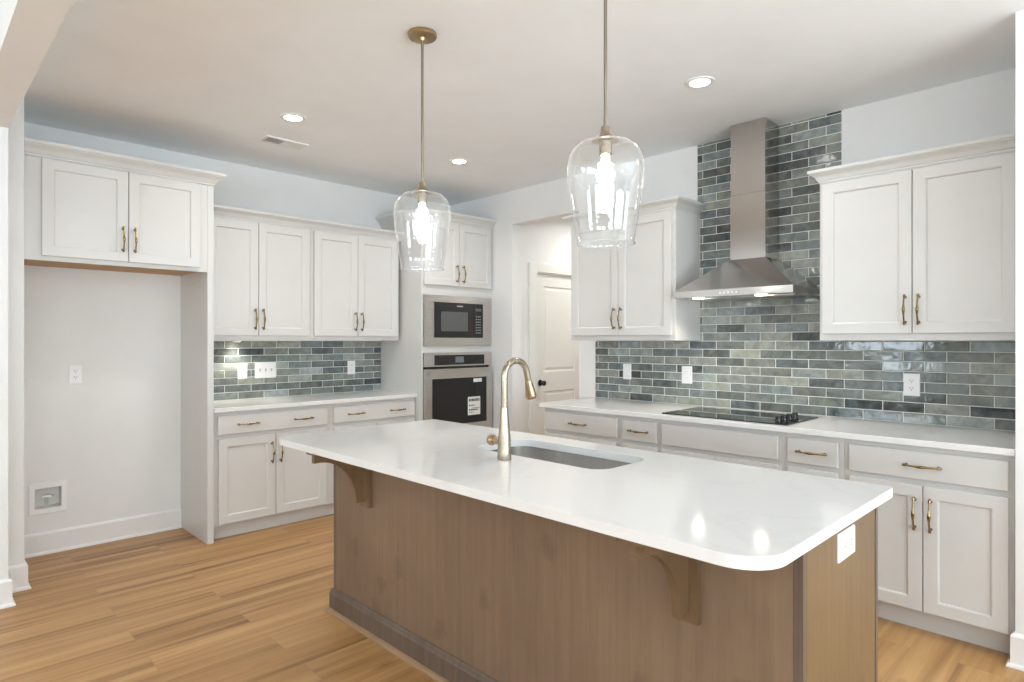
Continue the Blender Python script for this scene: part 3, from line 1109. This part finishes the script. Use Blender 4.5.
def island_top():
    bm = bmesh.new()
    outer = rrect(IX0, IX1, IY0, IY1, [0.105, 0.012, 0.012, 0.075], 10)
    inner = rrect(SX0, SX1, SY0, SY1, 0.075, 8)
    edges = []
    for ring in (outer, inner):
        vs = [bm.verts.new((x, y, 0.914)) for x, y in ring]
        edges += [bm.edges.new((vs[i], vs[(i + 1) % len(vs)])) for i in range(len(vs))]
    bmesh.ops.triangle_fill(bm, use_beauty=True, use_dissolve=False, edges=edges)
    for f in list(bm.faces):
        cx = f.calc_center_median()
        if SX0 + 0.03 < cx.x < SX1 - 0.03 and SY0 + 0.03 < cx.y < SY1 - 0.03:
            if all(SX0 - 1e-4 <= v.co.x <= SX1 + 1e-4 and SY0 - 1e-4 <= v.co.y <= SY1 + 1e-4 for v in f.verts):
                bm.faces.remove(f)
    g = bmesh.ops.extrude_face_region(bm, geom=bm.faces[:])
    for v in g['geom']:
        if isinstance(v, bmesh.types.BMVert):
            v.co.z = 0.884
    bmesh.ops.recalc_face_normals(bm, faces=bm.faces)
    ed = [e for e in bm.edges if len(e.link_faces) == 2 and e.calc_face_angle(0) > 1.2]
    bmesh.ops.bevel(bm, geom=ed, offset=0.003, segments=2, profile=0.6, affect='EDGES', clamp_overlap=True)
    me = bpy.data.meshes.new('island_countertop')
    bm.to_mesh(me)
    bm.free()
    me.materials.append(MATS['quartz'])
    o = bpy.data.objects.new('island_countertop', me)
    COL.objects.link(o)
    return o


tag(island_top(), 'large white quartz island top with rounded corners and sink opening', 'countertop')

# sink
c = thing('sink', 'stainless undermount sink bowl set in the island top', 'sink', ((SX0 + SX1) / 2, (SY0 + SY1) / 2, 0.66))
hx, hy = (SX1 - SX0) / 2 + 0.006, (SY1 - SY0) / 2 + 0.006
zt = 0.8835 - 0.66


def rl(dx, r, z):
    return [(x, y, z) for x, y in rrect(-hx + dx, hx - dx, -hy + dx, hy - dx, r, 8)]


m = M()
m.loft([rl(-0.018, 0.10, zt - 0.003), rl(-0.018, 0.10, zt), rl(0, 0.088, zt), rl(0.003, 0.085, 0.06), rl(0.010, 0.08, 0.030), rl(0.030, 0.065, 0.012), rl(0.060, 0.05, 0.008)], False, True)
m.loft([rl(-0.018, 0.10, zt - 0.003), rl(-0.003, 0.09, zt - 0.003), rl(0.0, 0.088, 0.06), rl(0.007, 0.08, 0.026), rl(0.028, 0.065, 0.006), rl(0.060, 0.05, 0.0)], False, True)
m.build('bowl', 'steel_sink', c, smooth=True, angle=50)
M().lathe([(0.0, 0.0095), (0.020, 0.0095), (0.034, 0.012), (0.044, 0.0125), (0.046, 0.0085)], (0.02, 0, 0), 24).build('drain', 'steel_brushed', c, smooth=True)

# faucet
FX, FY = 1.664, 1.722
c = thing('faucet', 'tall brushed bronze pull-down faucet standing beside the sink', 'faucet', (FX, FY, 0.9142))
M().lathe([(0.0, 0.0), (0.0265, 0.0), (0.0275, 0.004), (0.0265, 0.030), (0.024, 0.085), (0.0185, 0.150), (0.0145, 0.198), (0.0140, 0.203), (0.0, 0.203)], (0, 0, 0), 32).build('body', 'nickel_bronze', c, smooth=True)
M().lathe([(0.0, 0.2032), (0.0136, 0.2032), (0.0136, 0.2052), (0.0, 0.2052)], (0, 0, 0), 24).build('ring', 'black_enamel', c)
pts = [(0, 0, 0.2054), (0, 0, 0.24), (0, 0, 0.28), (0, 0, 0.314)]
R_ = 0.0635
for i in range(1, 21):
    a = PI - (PI * 0.94) * i / 20
    pts.append((R_ + R_ * math.cos(a), 0, 0.318 + R_ * math.sin(a)))
q_ = (Vector(pts[-1]) - Vector(pts[-2])).normalized()
pts.append(tuple(Vector(pts[-1]) + q_ * 0.030))
M().tube(pts, 0.0128, 16).build('spout', 'nickel_bronze', c, smooth=True)
tip = Vector(pts[-1])
dirn = (Vector(pts[-1]) - Vector(pts[-2])).normalized()
m = M()
prof = [(0.0132, 0.0005), (0.0140, 0.004), (0.0155, 0.016), (0.0185, 0.036), (0.0222, 0.062), (0.0226, 0.070), (0.0200, 0.076), (0.0, 0.076)]
m.lathe([(0.0, 0.0005)] + prof, (0, 0, 0), 24)
o = m.build('spray_head', 'bronze_warm', c, loc=tip, smooth=True)
o.rotation_euler = dirn.to_track_quat('Z', 'Y').to_euler()
M().lathe([(0.0, -0.0015), (0.006, -0.0015), (0.006, 0.002), (0.0, 0.002)], (-0.0145, 0, 0.024), 12, 'x').build('button', 'black_enamel', o, smooth=True)
m = M()
m.lathe([(0.0, 0.0), (0.0150, 0.0), (0.0150, 0.030), (0.0, 0.030)], (0, 0.0235, 0.068), 20, 'y')
m.lathe([(0.0, 0.031), (0.0165, 0.031), (0.0185, 0.036), (0.0225, 0.042), (0.0225, 0.052), (0.0200, 0.058), (0.0, 0.058)], (0, 0.0235, 0.068), 24, 'y')
o = m.build('handle', 'bronze_warm', c, smooth=True)


# ------------------------------------------------------------------ plates
def plate(name, label, cat, loc, rz, kind, w=0.075, h=0.120, roll=0.0, group=None):
    """own frame: x right, y into the wall, z up, origin at the wall surface"""
    c = thing(name, label, cat, loc, rz, group)
    c.rotation_euler = (0, roll, rz) if roll else (0, 0, rz)
    hw, hh = w / 2, h / 2
    pm = M()
    pm.loft([[(x, 0.0, z) for x, z in rrect(-hw, hw, -hh, hh, 0.004, 3)], [(x, -0.003, z) for x, z in rrect(-hw, hw, -hh, hh, 0.004, 3)],
             [(x, -0.0055, z) for x, z in rrect(-hw + 0.003, hw - 0.003, -hh + 0.003, hh - 0.003, 0.003, 3)]])
    pm.build('cover_plate', 'plastic_white', c)
    if kind == 'duplex':
        for s in (-1, 1):
            r = M().prism(rrect(-0.0165, 0.0165, s * 0.021 - 0.0135, s * 0.021 + 0.0135, 0.010, 5), 'y', -0.0075, -0.0056).build('receptacle', 'plastic_white', c)
            q = M()
            q.box(-0.0085, -0.0058, -0.0080, -0.0076, s * 0.021 - 0.002, s * 0.021 + 0.008)
            q.box(0.0055, 0.0080, -0.0080, -0.0076, s * 0.021 - 0.001, s * 0.021 + 0.007)
            q.lathe([(0, -0.0080), (0.0030, -0.0080), (0.0030, -0.0076), (0, -0.0076)], (0, 0, s * 0.021 - 0.0080), 10, 'y')
            q.build('slots', 'plastic_slot', r)
    if kind == 'decora':
        r = M().box(-0.0168, 0.0168, -0.0072, -0.0056, -0.033, 0.033).build('rocker', 'plastic_white', c, bevel=0.001)
        M().box(-0.0172, 0.0172, -0.00575, -0.00555, -0.0345, -0.0332).build('seam', 'plastic_seam', r)
    if kind == 'gfci':
        r = M().box(-0.0168, 0.0168, -0.0072, -0.0056, -0.033, 0.033).build('receptacle', 'plastic_white', c, bevel=0.001)
        q = M()
        for s in (-1, 1):
            q.box(-0.0085, -0.0060, -0.0077, -0.0073, s * 0.021 - 0.003, s * 0.021 + 0.005)
            q.box(0.0060, 0.0082, -0.0077, -0.0073, s * 0.021 - 0.002, s * 0.021 + 0.004)
        q.build('slots', 'plastic_seam', r)
    if kind == 'triple':
        for k in (-1, 0, 1):
            t = M()
            t.box(k * 0.046 - 0.005, k * 0.046 + 0.005, -0.0065, -0.0056, -0.012, 0.012)
            t.prism([(-0.0065, -0.004), (-0.0065, 0.004), (-0.018, 0.010), (-0.018, 0.004)], 'x', k * 0.046 - 0.004, k * 0.046 + 0.004)
            t.build('toggle', 'plastic_seam', c)
    return c


yb_ = YB - 0.0092
xr_ = XR - 0.0092
plate('outlet', 'white outlet on the bare wall inside the refrigerator alcove', 'outlet', (0.830, YB - 0.0003, 1.152), 0, 'duplex', 0.075, 0.128)
plate('outlet', 'white outlet on back wall tile left of the triple switch', 'outlet', (1.916, yb_, 1.134), 0, 'duplex')
plate('light_switch', 'wide white triple toggle switch on back wall tile', 'switch', (2.099, yb_, 1.137), 0, 'triple', 0.172, 0.128)
plate('outlet', 'white outlet on back wall tile near the oven tower', 'outlet', (2.875, yb_, 1.134), 0, 'duplex')
plate('light_switch', 'white rocker switch on the tile near the doorway', 'switch', (xr_, 2.781, 1.134), R90, 'decora')
plate('outlet', 'white outlet on the tile just left of the cooktop', 'outlet', (xr_, 2.268, 1.128), R90, 'gfci', 0.082, 0.125)
plate('outlet', 'white outlet on tile right of the cooktop under the large upper cabinet', 'outlet', (xr_, 0.881, 1.128), R90, 'duplex', 0.080, 0.125)
plate('outlet', 'white outlet mounted sideways on the island end panel', 'outlet', (1.882, BY0 - 0.0003, 0.807), 0, 'duplex', 0.080, 0.138, PI / 2)

# refrigerator water supply box, set into the alcove wall
c = thing('water_supply_box', 'white recessed water supply box low on the alcove wall', 'water box', (0.683, YB - 0.0005, 0.358))
m = M()
O = lambda k, y: [(-0.101 + k, y, -0.100 + k), (0.101 - k, y, -0.100 + k), (0.101 - k, y, 0.100 - k), (-0.101 + k, y, 0.100 - k)]
I = lambda k, y: [(-0.069 + k, y, -0.064 + k), (0.069 - k, y, -0.064 + k), (0.069 - k, y, 0.064 - k), (-0.069 + k, y, 0.064 - k)]
m.loft([O(0, 0.0), O(0, -0.006), O(0.004, -0.010), I(-0.002, -0.010), I(0, 0.004)], False, False)
m.build('housing', 'plastic_white', c)
M().loft([I(0, 0.0042), I(0.001, 0.078)], False, True).build('recess', 'recess_grey', c)
m = M()
m.tube([(0.0, 0.062, -0.063), (0.0, 0.062, -0.03), (0.0, 0.062, 0.008)], 0.009, 12)
m.tube([(-0.006, 0.062, 0.004), (0.030, 0.040, 0.004)], 0.008, 12)
m.lathe([(0.0, 0.0), (0.013, 0.0), (0.013, 0.018), (0.0, 0.018)], (0.0, 0.030, 0.004), 12, 'y')
v_ = m.build('valve', 'supply_pipe', c, smooth=True)
M().box(-0.030, 0.022, 0.022, 0.029, -0.002, 0.011).build('valve_handle', 'plastic_white', v_, bevel=0.002)

# ------------------------------------------------------------------ ceiling fittings
DOWN = [(1.735, 3.684, 'lit recessed ceiling light nearest the ceiling vent'), (3.069, 3.679, 'lit recessed ceiling light between the pendants, toward the oven tower'), (3.046, 1.644, 'lit recessed ceiling light in front of the range hood')]
dl0 = None


def make_downlight():
    c = thing('recessed_light', DOWN[0][2], 'ceiling light', (0, 0, H), 0, 'recessed ceiling lights')
    M().lathe([(0.078, 0.0), (0.076, -0.005), (0.060, -0.008), (0.052, -0.004), (0.052, 0.0)], (0, 0, 0), 36).build('trim_ring', 'trim_paint', c, smooth=True)
    M().lathe([(0.0, -0.0045), (0.0518, -0.0035), (0.0518, -0.001), (0.0, -0.001)], (0, 0, 0), 36).build('lens', 'downlight_glow', c, smooth=True)
    return c


for i, (x, y, lab) in enumerate(DOWN):
    if i == 0:
        dl0 = make_downlight()
        o = dl0
    else:
        o = copy_tree(dl0)
    o.location = (x, y, H)
    o['label'] = lab
CAN = 5.5
for x, y in [(a, b) for a, b, _ in DOWN] + [(5.0, 3.5)]:
    d = bpy.data.lights.new('recessed_lamp', 'AREA')
    d.shape = 'DISK'
    d.size = 0.10
    d.energy = CAN if x < 4 else 9.0
    d.color = (1.0, 0.975, 0.94)
    d.spread = 2.6
    o = bpy.data.objects.new('recessed_lamp', d)
    COL.objects.link(o)
    o.location = (x, y, H - 0.012)

c = thing('ceiling_vent', 'small white rectangular louvered air vent in the ceiling', 'vent', (1.905, 4.19, H))
m = M()
vx, vy = 0.150, 0.075
for x0, x1, y0, y1 in ((-vx, vx, -vy, -vy + 0.022), (-vx, vx, vy - 0.022, vy), (-vx, -vx + 0.022, -vy + 0.022, vy - 0.022), (vx - 0.022, vx, -vy + 0.022, vy - 0.022), (-0.006, 0.006, -vy + 0.022, vy - 0.022)):
    m.box(x0, x1, y0, y1, -0.008, 0.0)
m.build('frame', 'trim_paint', c)
M().box(-vx + 0.023, vx - 0.023, -vy + 0.023, vy - 0.023, -0.0012, -0.0002).build('duct_opening', 'grille_dark', c)
m = M()
for s in (-1, 1):
    for k in range(11):
        x = s * (0.014 + k * 0.0108)
        lean = 0.0085 * s
        m.prism([(x + lean, -0.0085), (x + lean + 0.0014, -0.0085), (x - lean + 0.0014, -0.0015), (x - lean, -0.0015)], 'y', -vy + 0.0225, vy - 0.0225)
m.build('louver', 'trim_paint', c)


# ------------------------------------------------------------------ pendants
def make_pendant():
    c = thing('pendant_light', 'clear glass pendant farther back over the island, its canopy in view', 'pendant light', (0, 0, H), 0, 'glass pendants over the island')
    M().lathe([(0.0, 0.0), (0.064, 0.0), (0.065, -0.003), (0.065, -0.014), (0.062, -0.018), (0.016, -0.021), (0.012, -0.034), (0.0, -0.034)], (0, 0, 0), 40).build('ceiling_plate', 'brass_satin', c, smooth=True, angle=35)
    M().lathe([(0.0, -0.034), (0.0062, -0.034), (0.0062, -0.672), (0.0, -0.672)], (0, 0, 0), 16).build('stem', 'nickel_dark', c, smooth=True)
    cap = M().lathe([(0.0, -0.668), (0.011, -0.668), (0.015, -0.672), (0.016, -0.685), (0.020, -0.697), (0.034, -0.708), (0.044, -0.714), (0.046, -0.718), (0.042, -0.720), (0.0, -0.720)], (0, 0, 0), 32).build('cap', 'nickel_bronze', c, smooth=True)
    M().lathe([(0.0, -0.7205), (0.022, -0.7205), (0.022, -0.762), (0.018, -0.766), (0.0, -0.766)], (0, 0, 0), 24).build('socket', 'nickel_bronze', cap, smooth=True)
    prof = [(0.043, -0.7215), (0.060, -0.722), (0.085, -0.728), (0.106, -0.744), (0.120, -0.768), (0.127, -0.800), (0.1275, -0.830), (0.124, -0.870), (0.117, -0.920), (0.109, -0.970), (0.101, -1.020), (0.095, -1.056), (0.0965, -1.060)]
    M().lathe(prof, (0, 0, 0), 64).build('glass_shade', 'clear_glass', c, smooth=True, angle=0)
    M().lathe([(0.0950, -1.060), (0.0985, -1.060), (0.0985, -1.064), (0.0950, -1.064)], (0, 0, 0), 64, closed=True).build('glass_rim', 'clear_glass', c, smooth=True)
    b = M().lathe([(0.0, -0.767), (0.013, -0.767), (0.014, -0.785), (0.023, -0.805), (0.030, -0.828), (0.0295, -0.842), (0.021, -0.860), (0.008, -0.870), (0.0, -0.872)], (0, 0, 0), 24).build('bulb', 'bulb_glow', c, smooth=True)
    b['label'] = 'glowing pear-shaped bulb'
    return c


p1 = make_pendant()
p1.location = (1.676, 2.267, H)
p2 = copy_tree(p1)
p2.location = (1.676, 1.248, H)
p2['label'] = 'clear glass pendant nearest the camera, hanging in front of the hood-side cabinet'
# under-cabinet puck lamp above the back counter
c = thing('puck_light', 'small lit lamp under the upper cabinet, above the triple switch', 'lamp', (1.85, 4.885, 1.3748))
M().lathe([(0.0, 0.0), (0.034, 0.0), (0.034, -0.009), (0.030, -0.011), (0.026, -0.009), (0.0, -0.009)], (0, 0, 0), 24).build('housing', 'plastic_white', c, smooth=True)
M().lathe([(0.0, -0.0112), (0.0255, -0.0112), (0.0255, -0.0095), (0.0, -0.0095)], (0, 0, 0), 24).build('lens', 'hood_glow', c, smooth=True)
d = bpy.data.lights.new('puck_lamp', 'SPOT')
d.energy = 7
d.spot_size = 2.4
d.spot_blend = 0.9
d.shadow_soft_size = 0.025
d.color = (1.0, 0.93, 0.78)
o = bpy.data.objects.new('puck_lamp', d)
COL.objects.link(o)
o.location = (1.85, 4.885, 1.355)
